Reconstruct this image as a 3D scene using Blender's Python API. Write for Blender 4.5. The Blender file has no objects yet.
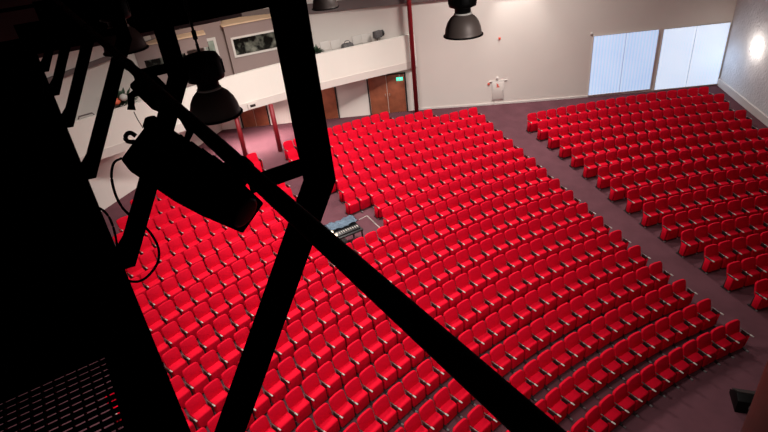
import bpy, bmesh, math, random
from mathutils import Vector, Matrix
from mathutils.bvhtree import BVHTree
random.seed(7)
C = bpy.context.scene.collection
PI = math.pi

# ---------------------------------------------------------------- camera
CAM = Vector((14.27018, 11.10175, 11.92168))
F = Vector((0.79569389, -0.32475626, -0.51127742)).normalized()
RT = Vector((-0.43029586, -0.89715363, -0.099804)).normalized()
UP = RT.cross(F).normalized()
FPX = 533.1257
cd = bpy.data.cameras.new('camera')
cam = bpy.data.objects.new('camera', cd)
C.objects.link(cam)
cd.sensor_width = 36.0
cd.lens = 36.0 * FPX / 768.0
cd.clip_start = 0.05
cd.clip_end = 200
m = Matrix.Identity(4)
for i in range(3):
    m[i][0] = RT[i]; m[i][1] = UP[i]; m[i][2] = -F[i]; m[i][3] = CAM[i]
cam.matrix_world = m
bpy.context.scene.camera = cam

def ray(x, y):
    return (F + RT * ((x - 384) / FPX) - UP * ((y - 216) / FPX))
def at_dist(x, y, dist):
    return CAM + ray(x, y).normalized() * dist
def at_z(x, y, z):
    q = ray(x, y); return CAM + q * ((z - CAM.z) / q.z)
def on_plane(x, y, p0, n):
    q = ray(x, y); return CAM + q * ((Vector(p0) - CAM).dot(n) / q.dot(n))

# ---------------------------------------------------------------- floor shape
R0, ROWD, SEATW = 20.7254, 0.9411, 0.54
def fl(R):
    x = R - R0
    if x < 0: return 0.0
    return min(0.0627 * x + 0.00123 * x * x, 1.60)
def flxy(x, y):
    return fl(math.hypot(x, y))

# ---------------------------------------------------------------- materials
def new_mat(name):
    mt = bpy.data.materials.new(name); mt.use_nodes = True
    nt = mt.node_tree; b = nt.nodes['Principled BSDF']
    return mt, nt, b
def mat(name, col, rough=0.6, metal=0.0, spec=0.5, noise=0.0, nscale=8.0, bump=0.0, bscale=60.0, sheen=0.0, coat=0.0):
    mt, nt, b = new_mat(name)
    b.inputs['Base Color'].default_value = (*col, 1)
    b.inputs['Roughness'].default_value = rough
    b.inputs['Metallic'].default_value = metal
    b.inputs['Specular IOR Level'].default_value = spec
    if sheen:
        b.inputs['Sheen Weight'].default_value = sheen
        b.inputs['Sheen Roughness'].default_value = 0.4
        b.inputs['Sheen Tint'].default_value = (*[min(1, c * 1.3 + 0.02) for c in col], 1)
    tc = nt.nodes.new('ShaderNodeTexCoord')
    if noise > 0:
        n = nt.nodes.new('ShaderNodeTexNoise'); n.inputs['Scale'].default_value = nscale
        n.inputs['Detail'].default_value = 5
        nt.links.new(tc.outputs['Object'], n.inputs['Vector'])
        cr = nt.nodes.new('ShaderNodeValToRGB')
        cr.color_ramp.elements[0].position = 0.3; cr.color_ramp.elements[1].position = 0.7
        cr.color_ramp.elements[0].color = (*[c * (1 - noise) for c in col], 1)
        cr.color_ramp.elements[1].color = (*[min(1, c * (1 + noise)) for c in col], 1)
        nt.links.new(n.outputs['Fac'], cr.inputs['Fac'])
        nt.links.new(cr.outputs['Color'], b.inputs['Base Color'])
    if bump > 0:
        n2 = nt.nodes.new('ShaderNodeTexNoise'); n2.inputs['Scale'].default_value = bscale
        n2.inputs['Detail'].default_value = 4
        nt.links.new(tc.outputs['Object'], n2.inputs['Vector'])
        bp = nt.nodes.new('ShaderNodeBump'); bp.inputs['Strength'].default_value = bump
        bp.inputs['Distance'].default_value = 0.05
        nt.links.new(n2.outputs['Fac'], bp.inputs['Height'])
        nt.links.new(bp.outputs['Normal'], b.inputs['Normal'])
    return mt
def emis(name, col, strength, base=None):
    mt, nt, b = new_mat(name)
    b.inputs['Base Color'].default_value = (*(base or col), 1)
    b.inputs['Emission Color'].default_value = (*col, 1)
    b.inputs['Emission Strength'].default_value = strength
    return mt

M = {}
M['red'] = mat('red_fabric', (0.60, 0.0005, 0.017), 0.8, spec=0.12, noise=0.08, nscale=5, bump=0.08, bscale=90, sheen=0.12)
M['arm'] = mat('armrest_black', (0.085, 0.066, 0.056), 0.30, spec=0.9)
M['armtip'] = mat('armrest_pad_grey', (0.36, 0.32, 0.285), 0.4, spec=0.6)
M['steel'] = mat('black_steel', (0.010, 0.009, 0.009), 0.5)
M['foot'] = mat('grey_foot', (0.16, 0.145, 0.145), 0.45)
M['carpet'] = mat('mauve_carpet', (0.108, 0.041, 0.051), 0.95, spec=0.15, noise=0.14, nscale=1.3, bump=0.25, bscale=120)
M['wall'] = mat('cream_paint', (0.70, 0.625, 0.57), 0.85, spec=0.2, noise=0.025, nscale=0.5, bump=0.03, bscale=30)
M['wallwarm'] = mat('mauve_paint', (0.30, 0.22, 0.205), 0.85, spec=0.2, noise=0.03, nscale=0.8)
M['rough'] = mat('rough_plaster', (0.64, 0.62, 0.62), 0.9, spec=0.25, noise=0.05, nscale=2, bump=0.9, bscale=9)
M['trimw'] = mat('white_trim', (0.66, 0.60, 0.56), 0.6)
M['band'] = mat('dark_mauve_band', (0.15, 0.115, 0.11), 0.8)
M['parapet'] = mat('white_parapet', (0.80, 0.735, 0.66), 0.7, spec=0.2, noise=0.015, nscale=0.6)
M['slab'] = mat('slab_edge_white', (0.68, 0.60, 0.545), 0.8)
M['door'] = mat('russet_door_wood', (0.30, 0.085, 0.040), 0.5, noise=0.18, nscale=3)
M['dark'] = mat('dark_gap', (0.02, 0.012, 0.01), 0.8)
M['pole'] = mat('red_painted_steel', (0.22, 0.004, 0.009), 0.5)
M['black'] = mat('black_paint', (0.0012, 0.0011, 0.0011), 0.85, spec=0.0)
M['blackg'] = mat('black_enamel', (0.003, 0.0025, 0.0025), 0.5, spec=0.1)
M['grate'] = mat('black_grating', (0.002, 0.0016, 0.0016), 0.7, spec=0.05)
M['dome'] = mat('dark_bronze_reflector', (0.120, 0.088, 0.078), 0.5, metal=0.2)
M['alu'] = mat('pale_aluminium', (0.62, 0.60, 0.58), 0.4, metal=0.6)
M['brownwall'] = mat('dark_brown_board', (0.065, 0.036, 0.036), 0.85, noise=0.1, nscale=1)
M['pillar'] = mat('brown_pillar_paint', (0.17, 0.078, 0.064), 0.6)
M['ceil'] = mat('ceiling_paint', (0.10, 0.085, 0.08), 0.9)
M['green'] = mat('leaf_green', (0.03, 0.06, 0.03), 0.6, noise=0.3)
M['tarp'] = mat('blue_grey_cover', (0.16, 0.22, 0.29), 0.7, noise=0.25, nscale=6, bump=0.3, bscale=10)
M['chairw'] = mat('white_plastic', (0.52, 0.47, 0.43), 0.5)
M['greybag'] = mat('grey_fabric', (0.09, 0.08, 0.078), 0.8, noise=0.3, nscale=12)
M['beige'] = mat('beige_board', (0.72, 0.50, 0.33), 0.8, noise=0.05, nscale=2)
M['signred'] = mat('sign_red', (0.75, 0.10, 0.06), 0.5)
M['orange'] = mat('coral_red', (0.75, 0.13, 0.06), 0.5)
M['exit'] = emis('exit_green', (0.05, 0.75, 0.50), 1.0)
M['lampglow'] = emis('sconce_glow', (1.0, 0.93, 0.84), 12.0)
M['ledglow'] = emis('small_lamp_glow', (1.0, 0.85, 0.6), 2.5)
M['ceilglow'] = emis('downlight_glow', (1.0, 0.85, 0.75), 4.0)
M['railglint'] = mat('rail_glint_blue', (0.003, 0.006, 0.016), 0.5)

def window_mat(name, c1, c2, st):
    mt, nt, b = new_mat(name)
    tc = nt.nodes.new('ShaderNodeTexCoord')
    w = nt.nodes.new('ShaderNodeTexWave'); w.wave_type = 'BANDS'; w.bands_direction = 'X'
    w.inputs['Scale'].default_value = 1.9; w.inputs['Distortion'].default_value = 0.3
    nt.links.new(tc.outputs['Object'], w.inputs['Vector'])
    n = nt.nodes.new('ShaderNodeTexNoise'); n.inputs['Scale'].default_value = 0.7
    nt.links.new(tc.outputs['Object'], n.inputs['Vector'])
    mx = nt.nodes.new('ShaderNodeMix'); mx.data_type = 'FLOAT'; mx.inputs[0].default_value = 0.45
    nt.links.new(w.outputs['Fac'], mx.inputs[2]); nt.links.new(n.outputs['Fac'], mx.inputs[3])
    cr = nt.nodes.new('ShaderNodeValToRGB')
    cr.color_ramp.elements[0].position = 0.15; cr.color_ramp.elements[1].position = 0.8
    cr.color_ramp.elements[0].color = (*c1, 1); cr.color_ramp.elements[1].color = (*c2, 1)
    nt.links.new(mx.outputs[0], cr.inputs['Fac'])
    b.inputs['Base Color'].default_value = (0.5, 0.55, 0.6, 1)
    nt.links.new(cr.outputs['Color'], b.inputs['Emission Color'])
    b.inputs['Emission Strength'].default_value = st
    return mt
M['winA'] = window_mat('daylit_blind_blue', (0.30, 0.48, 0.84), (0.58, 0.74, 0.97), 0.78)
M['winB'] = window_mat('daylit_blind_pale', (0.48, 0.63, 0.90), (0.80, 0.88, 1.0), 0.82)
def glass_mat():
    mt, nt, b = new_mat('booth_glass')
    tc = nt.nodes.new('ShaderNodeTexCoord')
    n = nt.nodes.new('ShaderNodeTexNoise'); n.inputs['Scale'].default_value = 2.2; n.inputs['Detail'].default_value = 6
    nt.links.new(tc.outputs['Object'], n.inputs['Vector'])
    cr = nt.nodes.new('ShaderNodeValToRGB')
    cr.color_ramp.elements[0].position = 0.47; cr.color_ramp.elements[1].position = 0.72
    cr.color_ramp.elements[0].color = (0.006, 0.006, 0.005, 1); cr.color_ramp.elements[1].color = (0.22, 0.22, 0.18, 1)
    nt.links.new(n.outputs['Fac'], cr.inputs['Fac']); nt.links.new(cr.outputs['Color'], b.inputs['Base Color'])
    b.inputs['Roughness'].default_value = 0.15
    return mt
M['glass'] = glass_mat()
M['doorglass'] = mat('pale_green_glass', (0.32, 0.36, 0.30), 0.25, noise=0.3, nscale=2)

# ---------------------------------------------------------------- mesh helpers
def V(*a): return Vector(a)
class MB:
    def __init__(s): s.bm = bmesh.new(); s.mats = []
    def mi(s, mt):
        if mt is None: return 0
        if mt not in s.mats: s.mats.append(mt)
        return s.mats.index(mt)
    def _set(s, faces, mt, smooth=False):
        i = s.mi(mt)
        for f in faces: f.material_index = i; f.smooth = smooth
    def poly(s, pts, mt=None):
        f = s.bm.faces.new([s.bm.verts.new(p) for p in pts]); s._set([f], mt); return f
    def box(s, x0, x1, y0, y1, z0, z1, mt=None, T=None, bevel=0, seg=2):
        r = bmesh.ops.create_cube(s.bm, size=1)
        vs = r['verts']
        for v in vs:
            v.co = Vector(((x0 + x1) / 2 + v.co.x * (x1 - x0), (y0 + y1) / 2 + v.co.y * (y1 - y0), (z0 + z1) / 2 + v.co.z * (z1 - z0)))
        s._fin(vs, mt, T, bevel, seg)
    def prism(s, prof, y0, y1, mt=None, T=None, bevel=0, seg=2, axis='y'):
        """prof: list of (u,w); extruded along one axis"""
        def P(u, w, t):
            return Vector((u, t, w)) if axis == 'y' else (Vector((t, u, w)) if axis == 'x' else Vector((u, w, t)))
        a = [s.bm.verts.new(P(u, w, y0)) for u, w in prof]; b = [s.bm.verts.new(P(u, w, y1)) for u, w in prof]
        n = len(prof)
        fs = [s.bm.faces.new(a[::-1]), s.bm.faces.new(b)]
        for i in range(n): fs.append(s.bm.faces.new((a[i], a[(i + 1) % n], b[(i + 1) % n], b[i])))
        bmesh.ops.recalc_face_normals(s.bm, faces=fs)
        s._fin(a + b, mt, T, bevel, seg)
    def _fin(s, vs, mt, T, bevel, seg):
        if bevel:
            es = list({e for v in vs for e in v.link_edges})
            rr = bmesh.ops.bevel(s.bm, geom=es, offset=bevel, segments=seg, profile=0.5, affect='EDGES', clamp_overlap=True)
            vs = list({v for f in rr['faces'] for v in f.verts} | {v for v in vs if v.is_valid})
        fs = {f for v in vs for f in v.link_faces}
        s._set(fs, mt, bool(bevel))
        if T is not None:
            for v in vs: v.co = T @ v.co
    def lathe(s, prof, seg=24, mt=None, T=None, smooth=True, cap=True):
        rings = []
        for r_, z in prof:
            rings.append([s.bm.verts.new((r_ * math.cos(2 * PI * k / seg), r_ * math.sin(2 * PI * k / seg), z)) for k in range(seg)])
        fs = []
        for a, b in zip(rings, rings[1:]):
            for k in range(seg):
                fs.append(s.bm.faces.new((a[k], a[(k + 1) % seg], b[(k + 1) % seg], b[k])))
        if cap:
            if prof[0][0] > 1e-4: fs.append(s.bm.faces.new(rings[0][::-1]))
            if prof[-1][0] > 1e-4: fs.append(s.bm.faces.new(rings[-1]))
        bmesh.ops.recalc_face_normals(s.bm, faces=fs)
        s._set(fs, mt, smooth)
        if T is not None:
            for ring in rings:
                for v in ring: v.co = T @ v.co
    def tube(s, pts, rad, seg=8, mt=None):
        pts = [Vector(p) for p in pts]; rings = []
        for i, p_ in enumerate(pts):
            t = (pts[min(i + 1, len(pts) - 1)] - pts[max(i - 1, 0)]).normalized()
            q = Vector((0, 0, 1)) if abs(t.z) < 0.9 else Vector((1, 0, 0))
            a = t.cross(q).normalized(); b = t.cross(a)
            rings.append([s.bm.verts.new(p_ + (a * math.cos(2 * PI * k / seg) + b * math.sin(2 * PI * k / seg)) * rad) for k in range(seg)])
        fs = []
        for a, b in zip(rings, rings[1:]):
            for k in range(seg): fs.append(s.bm.faces.new((a[k], a[(k + 1) % seg], b[(k + 1) % seg], b[k])))
        fs.append(s.bm.faces.new(rings[0][::-1])); fs.append(s.bm.faces.new(rings[-1]))
        bmesh.ops.recalc_face_normals(s.bm, faces=fs)
        s._set(fs, mt, True)
    def build(s, name, parent=None, loc=None):
        me = bpy.data.meshes.new(name); s.bm.to_mesh(me); s.bm.free()
        for mt in s.mats: me.materials.append(mt)
        o = bpy.data.objects.new(name, me); C.objects.link(o)
        if parent is not None: o.parent = parent
        if loc is not None: o.location = loc
        return o
def curve_pts(pts, n=8):
    """Catmull-Rom through pts"""
    P = [Vector(p) for p in pts]; P = [2 * P[0] - P[1]] + P + [2 * P[-1] - P[-2]]; out = []
    for i in range(1, len(P) - 2):
        for k in range(n):
            t = k / n
            out.append(0.5 * ((2 * P[i]) + (P[i + 1] - P[i - 1]) * t + (2 * P[i - 1] - 5 * P[i] + 4 * P[i + 1] - P[i + 2]) * t * t + (3 * P[i] - P[i - 1] - 3 * P[i + 1] + P[i + 2]) * t ** 3))
    out.append(P[-2]); return out
def tag(o, label=None, cat=None, group=None, kind=None):
    if label: o['label'] = label
    if cat: o['category'] = cat
    if group: o['group'] = group
    if kind: o['kind'] = kind
    return o
def thing(name, label, cat, loc=(0, 0, 0), rz=0, group=None):
    o = bpy.data.objects.new(name, None); C.objects.link(o); o.empty_display_size = 0.2
    o.location = loc; o.rotation_euler = (0, 0, rz)
    return tag(o, label, cat, group)
def struct(o): o['kind'] = 'structure'; return o

# ---------------------------------------------------------------- room shell
def floor():
    mb = MB(); xs = [4 + 0.5 * i for i in range(84)]; ys = [-20 + 0.5 * i for i in range(92)]
    g = [[mb.bm.verts.new((x, y, flxy(x, y))) for y in ys] for x in xs]
    fs = [mb.bm.faces.new((g[i][j], g[i + 1][j], g[i + 1][j + 1], g[i][j + 1])) for i in range(len(xs) - 1) for j in range(len(ys) - 1)]
    mb._set(fs, M['carpet'], True)
    return struct(mb.build('floor'))
floor()
H = 13.6
WA, WB = V(32.69, -16.93, 0), V(44.2, 8.05, 0)           # the straight back wall
WC, WD = V(37.7, 14.55, 0), V(28.2, 24.0, 0)             # the left rear wall
WE = V(9.0, -4.72, 0)                                   # right side wall runs towards the stage
def wall_between(mb, a, b, z0, z1, th, mt, side=1):
    dr = (b - a).normalized(); n = V(dr.y, -dr.x, 0) * side
    for_ = [a, b, b + n * th, a + n * th]
    lo = [mb.bm.verts.new(V(q.x, q.y, z0)) for q in for_]; hi = [mb.bm.verts.new(V(q.x, q.y, z1)) for q in for_]
    fs = [mb.bm.faces.new(lo[::-1]), mb.bm.faces.new(hi)] + [mb.bm.faces.new((lo[i], lo[(i + 1) % 4], hi[(i + 1) % 4], hi[i])) for i in range(4)]
    bmesh.ops.recalc_face_normals(mb.bm, faces=fs); mb._set(fs, mt)
mb = MB(); wall_between(mb, WA, WB, 0, H, 0.3, M['wall'], 1); struct(mb.build('wall_back'))
mb = MB(); wall_between(mb, WB, WC, 0, H, 0.3, M['wall'], 1); wall_between(mb, WC, WD, 0, H, 0.3, M['wall'], 1); struct(mb.build('wall_left'))
mb = MB(); wall_between(mb, WE, WA, -0.2, H, 0.3, M['rough'], 1); struct(mb.build('wall_right'))
mb = MB(); mb.box(4, 47, -20, 25, H, H + 0.2, M['ceil']); struct(mb.build('ceiling'))

def strip(name, a, b, h0, h1, th, mt, follow=True, inward=1, n=24):
    """moulding lying along the foot of a wall, following the floor"""
    mb = MB(); dr = (b - a).normalized(); nn = V(-dr.y, dr.x, 0) * inward; prev = None; fs = []
    for i in range(n + 1):
        q = a.lerp(b, i / n); z = flxy(q.x, q.y) if follow else 0
        ring = [mb.bm.verts.new(V(q.x, q.y, z + h0)), mb.bm.verts.new(V(q.x, q.y, z + h0) + nn * th),
                mb.bm.verts.new(V(q.x, q.y, z + h1) + nn * th), mb.bm.verts.new(V(q.x, q.y, z + h1))]
        if prev:
            for k in range(4): fs.append(mb.bm.faces.new((prev[k], prev[(k + 1) % 4], ring[(k + 1) % 4], ring[k])))
        else: fs.append(mb.bm.faces.new(ring[::-1]))
        prev = ring
    fs.append(mb.bm.faces.new(prev)); bmesh.ops.recalc_face_normals(mb.bm, faces=fs); mb._set(fs, mt)
    return struct(mb.build(name))
strip('baseboard_right', WE, WA, 0.0, 0.36, 0.09, M['trimw'], inward=1)
strip('baseboard_back', WA, WA.lerp(WB, 0.60), 0.0, 0.10, 0.04, M['trimw'], inward=1)
strip('shade_trim_1', WA, WB, 7.25, 7.72, 0.12, M['band'], follow=False)  # raised band, shade of the wall recess put into its dark colour
strip('shade_trim_2', WB, WC, 7.20, 7.38, 0.12, M['band'], follow=False)
strip('shade_trim_3', WC, WD, 7.20, 7.38, 0.12, M['band'], follow=False)

BD = (WB - WA).normalized(); BN = V(-BD.y, BD.x, 0)      # along the back wall / into the room
def bw(y, z, off=0.0):
    t = (y - WA.y) / BD.y; q = WA + BD * t + BN * off; return V(q.x, q.y, z)
def back_box(mb, y0, y1, z0, z1, o0, o1, mt):
    p = [bw(y0, z0, o0), bw(y1, z0, o0), bw(y1, z0, o1), bw(y0, z0, o1)]; q = [V(a.x, a.y, z1) for a in p]
    lo = [mb.bm.verts.new(a) for a in p]; hi = [mb.bm.verts.new(a) for a in q]
    fs = [mb.bm.faces.new(lo[::-1]), mb.bm.faces.new(hi)] + [mb.bm.faces.new((lo[i], lo[(i + 1) % 4], hi[(i + 1) % 4], hi[i])) for i in range(4)]
    bmesh.ops.recalc_face_normals(mb.bm, faces=fs); mb._set(fs, mt)
BROT = math.atan2(BD.y, BD.x)
def back_local(name, y, off, z, w, h, mt):
    """a thin pane with its own origin on the back wall, local x along the wall"""
    mb = MB(); mb.box(-w / 2, w / 2, -0.012, 0.012, 0, h, mt); o = mb.build(name)
    o.location = bw(y, z, off); o.rotation_euler = (0, 0, BROT); return o

# daylit windows with blinds at the right end of the back wall
def window(name, y0, y1, z0, z1, mt):
    w = abs(y1 - y0) / BD.y; yc = (y0 + y1) / 2
    mb = MB(); t = 0.03
    mb.box(-w / 2, w / 2, -0.05, 0.03, 0, t, M['trimw']); mb.box(-w / 2, w / 2, -0.05, 0.012, z1 - z0 - t, z1 - z0, M['trimw'])
    mb.box(-w / 2, -w / 2 + t, -0.05, 0.012, t, z1 - z0 - t, M['trimw']); mb.box(w / 2 - t, w / 2, -0.05, 0.012, t, z1 - z0 - t, M['trimw'])
    mb.box(-0.008, 0.008, -0.02, 0.016, t, z1 - z0 - t, M['trimw'])
    o = mb.build(name); o.location = bw(yc, z0, 0.06); o.rotation_euler = (0, 0, BROT); struct(o)
    mb = MB(); mb.box(-w / 2 + t, w / 2 - t, -0.02, 0.006, t, z1 - z0 - t, mt); mb.build('pane', o)
window('window_1', -13.56, -10.48, 1.46, 4.66, M['winA'])
window('window_2', -16.86, -13.74, 1.38, 4.64, M['winB'])

# sconce on the right wall
RD = (WE - WA).normalized(); RN = V(RD.y, -RD.x, 0)
if RN.dot(V(20, 0, 0) - WA) < 0: RN = -RN
sp = on_plane(757, 48, WA, RN)
sc = thing('wall_lamp', 'glowing white wall lamp on the rough plaster of the right wall', 'lamp', sp + RN * 0.0, math.atan2(RD.y, RD.x))
sgn = 1 if (Matrix.Rotation(math.atan2(RD.y, RD.x), 3, 'Z') @ V(0, 1, 0)).dot(RN) > 0 else -1
mb = MB(); mb.box(-0.07, 0.07, min(0, sgn * 0.03), max(0, sgn * 0.03), -0.13, 0.13, M['alu'], bevel=0.01); mb.build('back_plate', sc)
mb = MB(); mb.lathe([(0.001, -0.15), (0.09, -0.13), (0.12, -0.02), (0.12, 0.04), (0.09, 0.13), (0.001, 0.15)], 20, M['lampglow'], Matrix.Translation((0, sgn * 0.15, 0))); mb.build('lamp_shade', sc)

# hatch with red sign, red button, sensor on the back wall
def on_back(x, y): return on_plane(x, y, WA, BN)
hb = on_back(491.8, 102.5); ht = on_back(504, 82.8)
hy0, hy1 = min(hb.y, ht.y), max(hb.y, ht.y)
cab = thing('hose_cabinet', 'cream flush wall cabinet with a red sign on the back wall', 'cabinet', bw((hy0 + hy1) / 2, 1.75, 0.0), BROT)
w = (hy1 - hy0) / BD.y
mb = MB(); mb.box(-w / 2, w / 2, 0.0, 0.05, 0, 1.02, M['trimw'], bevel=0.01); mb.build('cabinet_body', cab)
mb = MB(); mb.box(-w / 2 + 0.04, w / 2 - 0.04, 0.05, 0.065, 0.04, 0.98, M['wall'], bevel=0.004); dd = mb.build('cabinet_door', cab)
mb = MB(); mb.box(-w / 2 + 0.06, -w / 2 + 0.09, 0.065, 0.08, 0.45, 0.55, M['alu']); mb.build('handle', dd)
mb = MB(); mb.box(-w / 2 - 0.15, w / 2 + 0.15, 0.0, 0.05, 1.03, 1.055, M['trimw']); mb.build('ledge', cab)
mb = MB()
mb.prism([(-0.09, 0.70), (0.10, 0.70), (0.06, 0.76), (-0.05, 0.76)], 0.066, 0.072, M['signred'])
mb.prism([(-0.03, 0.78), (0.07, 0.78), (0.09, 0.94), (0.03, 0.86), (0.0, 0.90)], 0.066, 0.072, M['signred']); mb.build('red_sign', cab)
def small_box(name, label, cat, x, y, s, mt, off=0.04):
    pt = on_back(x, y); mb = MB(); mb.box(-s / 2, s / 2, 0, off, -s / 2, s / 2, mt, bevel=s * 0.15); o = mb.build(name)
    o.location = pt; o.rotation_euler = (0, 0, BROT); return tag(o, label, cat)
small_box('call_button', 'small pinkish alarm button beside the hose cabinet', 'button', 488.5, 84, 0.12, M['signred'])
small_box('sensor', 'small white sensor above the hose cabinet', 'sensor', 497.3, 78, 0.12, M['trimw'], 0.09)
small_box('alarm_button', 'small red alarm button high on the back wall right of the hanging lamp', 'button', 499.5, 38.3, 0.12, M['signred'])
small_box('blind_bracket', 'small bracket at the upper left corner of the daylit window', 'bracket', 591.5, 33.5, 0.10, M['trimw'], 0.08)

# ---------------------------------------------------------------- doors under the gallery
def door(name, x0, x1, leaves, ztop, base_y):
    a = on_back(x0, base_y[0]); b = on_back(x1, base_y[1]); y0, y1 = min(a.y, b.y), max(a.y, b.y)
    w = (y1 - y0) / BD.y; yc = (y0 + y1) / 2; zb = flxy(bw(yc, 0).x, yc)
    mb = MB(); t = 0.07; h = ztop - zb
    mb.box(-w / 2 - t, -w / 2, 0, 0.06, 0, h + t, M['dark']); mb.box(w / 2, w / 2 + t, 0, 0.06, 0, h + t, M['dark']); mb.box(-w / 2, w / 2, 0, 0.06, h, h + t, M['dark'])
    o = mb.build(name); o.location = bw(yc, zb, 0.0); o.rotation_euler = (0, 0, BROT); struct(o)
    lw = w / leaves
    for k in range(leaves):
        mb = MB(); mb.box(-w / 2 + k * lw + 0.015, -w / 2 + (k + 1) * lw - 0.015, 0.0, 0.045, 0.02, h - 0.01, M['door'], bevel=0.006); lf = mb.build('door_leaf', o)
        hx = -w / 2 + k * lw + (lw - 0.12 if k == 0 else 0.12)
        mb = MB(); mb.tube([(hx, 0.045, 1.0), (hx, 0.09, 1.0), (hx, 0.09, 1.12), (hx, 0.045, 1.12)], 0.012, 6, M['alu']); mb.build('door_handle', lf)
door('door_1', 371.5, 407.0, 2, 3.72, (112.5, 110.8))
door('door_2', 319.0, 339.0, 1, 3.72, (120, 118))
door('door_3', 243.5, 269.5, 2, 3.75, (125, 123.5))

# ---------------------------------------------------------------- gallery
GP = [V(39.50, -2.12, 0), V(39.45, 3.6, 0), V(38.80, 8.2, 0), V(37.0, 14.6, 0), V(34.3, 22.0, 0)]
GZ0, GZ1, GZ2 = 4.0, 4.36, 5.72
gal = thing('gallery', 'white curved gallery balcony with solid parapet along the back of the hall', 'balcony', (40, 6, GZ0))
off = -Vector(gal.location)
def loft(mb, pts, prof, mt):
    """prof: (inward offset, z) closed polygon swept along the plan polyline"""
    fs = []; prev = None
    for i, q in enumerate(pts):
        a = pts[max(i - 1, 0)]; b = pts[min(i + 1, len(pts) - 1)]; dr = (b - a).normalized(); n = V(dr.y, -dr.x, 0)
        ring = [mb.bm.verts.new(V(q.x, q.y, 0) + n * u_ + V(0, 0, z)) for u_, z in prof]
        k_ = len(prof)
        if prev:
            for k in range(k_): fs.append(mb.bm.faces.new((prev[k], prev[(k + 1) % k_], ring[(k + 1) % k_], ring[k])))
        else: fs.append(mb.bm.faces.new(ring[::-1]))
        prev = ring
    fs.append(mb.bm.faces.new(prev)); bmesh.ops.recalc_face_normals(mb.bm, faces=fs); mb._set(fs, mt)
def smooth_path(pts, n=6):
    return curve_pts(pts, n)
GS = smooth_path(GP)
mb = MB(); loft(mb, GS, [(0.0, GZ0), (0.0, GZ1), (0.35, GZ1), (0.35, GZ0)], M['slab']); o = mb.build('slab_edge', gal); o.location = off; o['label'] = 'greyer slab edge below the parapet'
mb = MB(); loft(mb, GS, [(0.02, GZ1), (0.04, GZ2), (0.20, GZ2), (0.20, GZ1)], M['parapet']); o = mb.build('parapet', gal); o.location = off
mb = MB()   # gallery deck
top = [V(q.x + 0.3, q.y, GZ1 - 0.02) for q in GS]
ring = top + [V(36.5, 22.0, GZ1 - 0.02), V(38.5, 14.2, GZ1 - 0.02), V(44.0, 8.2, GZ1 - 0.02), V(39.9, -1.6, GZ1 - 0.02)]
lo = [mb.bm.verts.new(V(q.x, q.y, GZ0 + 0.02)) for q in ring]; hi = [mb.bm.verts.new(q) for q in ring]
fs = [mb.bm.faces.new(lo[::-1]), mb.bm.faces.new(hi)] + [mb.bm.faces.new((lo[i], lo[(i + 1) % len(lo)], hi[(i + 1) % len(lo)], hi[i])) for i in range(len(lo))]
bmesh.ops.recalc_face_normals(mb.bm, faces=fs); mb._set(fs, M['wall']); o = mb.build('deck', gal); o.location = off
# small black vent in the slab edge
vq = on_plane(252.5, 105, (38.8, 8.2, 4.2), V(0.99, 0.14, 0))
mb = MB(); mb.box(-0.03, 0.02, -0.24, 0.24, -0.14, 0.14, M['slab']); mb.box(-0.035, -0.028, -0.13, 0.13, -0.06, 0.06, M['dark']); o = mb.build('vent_plate', gal)
o.location = vq + off + V(-0.02, 0, -0.02); o.rotation_euler = (0, 0, 0.11)

# red poles carrying the gallery
def red_pole(x, y, z1, label, rad=0.11):
    mb = MB(); z0 = flxy(x, y)
    mb.lathe([(rad, 0.0), (rad, z1 - z0)], 20, M['pole']); o = mb.build('red_pole'); o.location = (x, y, z0)
    return tag(o, label, 'pole')
red_pole(39.20, -1.72, H, 'tall red pole at the right end of the white gallery, left of a hanging lamp', 0.115)
red_pole(39.05, 6.12, GZ0 + 0.02, 'right one of the two short red poles under the gallery beside the double doors')
red_pole(39.30, 7.80, GZ0 + 0.02, 'left one of the two short red poles under the gallery, below the big hanging lamp')

# exit sign under the gallery edge
ex = thing('exit_sign', 'small glowing green exit sign hanging above the double doors', 'sign', on_plane(399.5, 79.0, (39.75, 0, 4), V(0.91, -0.42, 0)), BROT)
mb = MB(); mb.box(-0.17, 0.17, -0.03, 0.03, -0.09, 0.09, M['exit'], bevel=0.008); mb.build('sign_panel', ex)
mb = MB()   # white running figure, door and arrow
mb.box(0.04, 0.10, 0.031, 0.034, -0.06, 0.06, M['trimw']); mb.prism([(-0.10, -0.06), (-0.03, 0.0), (-0.02, 0.05), (-0.06, 0.05), (-0.09, 0.0), (-0.13, -0.05)], 0.031, 0.034, M['trimw']); mb.build('pictogram', ex)
mb = MB(); mb.tube([(0, 0, 0.09), (0, 0, 0.26)], 0.01, 6, M['alu']); mb.build('hanger', ex)

# control booth on the gallery
BX = 41.5; NX = V(1, 0, 0)
bl = on_plane(235, 75, (BX, 7, 0), NX)
bh = 7.41; by1 = 7.05; by0 = 2.9
booth = thing('control_booth', 'mauve control booth with a wide dark window and pale flat roof on the gallery', 'booth', (BX, 5, GZ1 - 0.02))
boff = V(-BX, -5, -(GZ1 - 0.02))
backx = lambda y: bw(y, 0).x
mb = MB(); z0 = GZ1 - 0.02
wa = on_plane(232.5, 39.5, (BX, 0, 0), NX); wb = on_plane(236.5, 55.5, (BX, 0, 0), NX); 
wy1 = (wa.y + wb.y) / 2; wz1 = wa.z; wz0 = wb.z; wy0 = 3.2
th = 0.15
def bbx(x0, x1, y0, y1, z0_, z1_, mt): mb.box(x0, x1, y0, y1, z0_, z1_, mt)
bbx(BX, BX + th, by0, wy0, z0, bh, M['wallwarm']); bbx(BX, BX + th, wy1, by1, z0, bh, M['wallwarm'])
bbx(BX, BX + th, wy0, wy1, z0, wz0, M['wallwarm']); bbx(BX, BX + th, wy0, wy1, wz1, bh, M['wallwarm'])
bbx(BX + th, 43.5, by1 - th, by1, z0, bh, M['wallwarm'])
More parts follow.
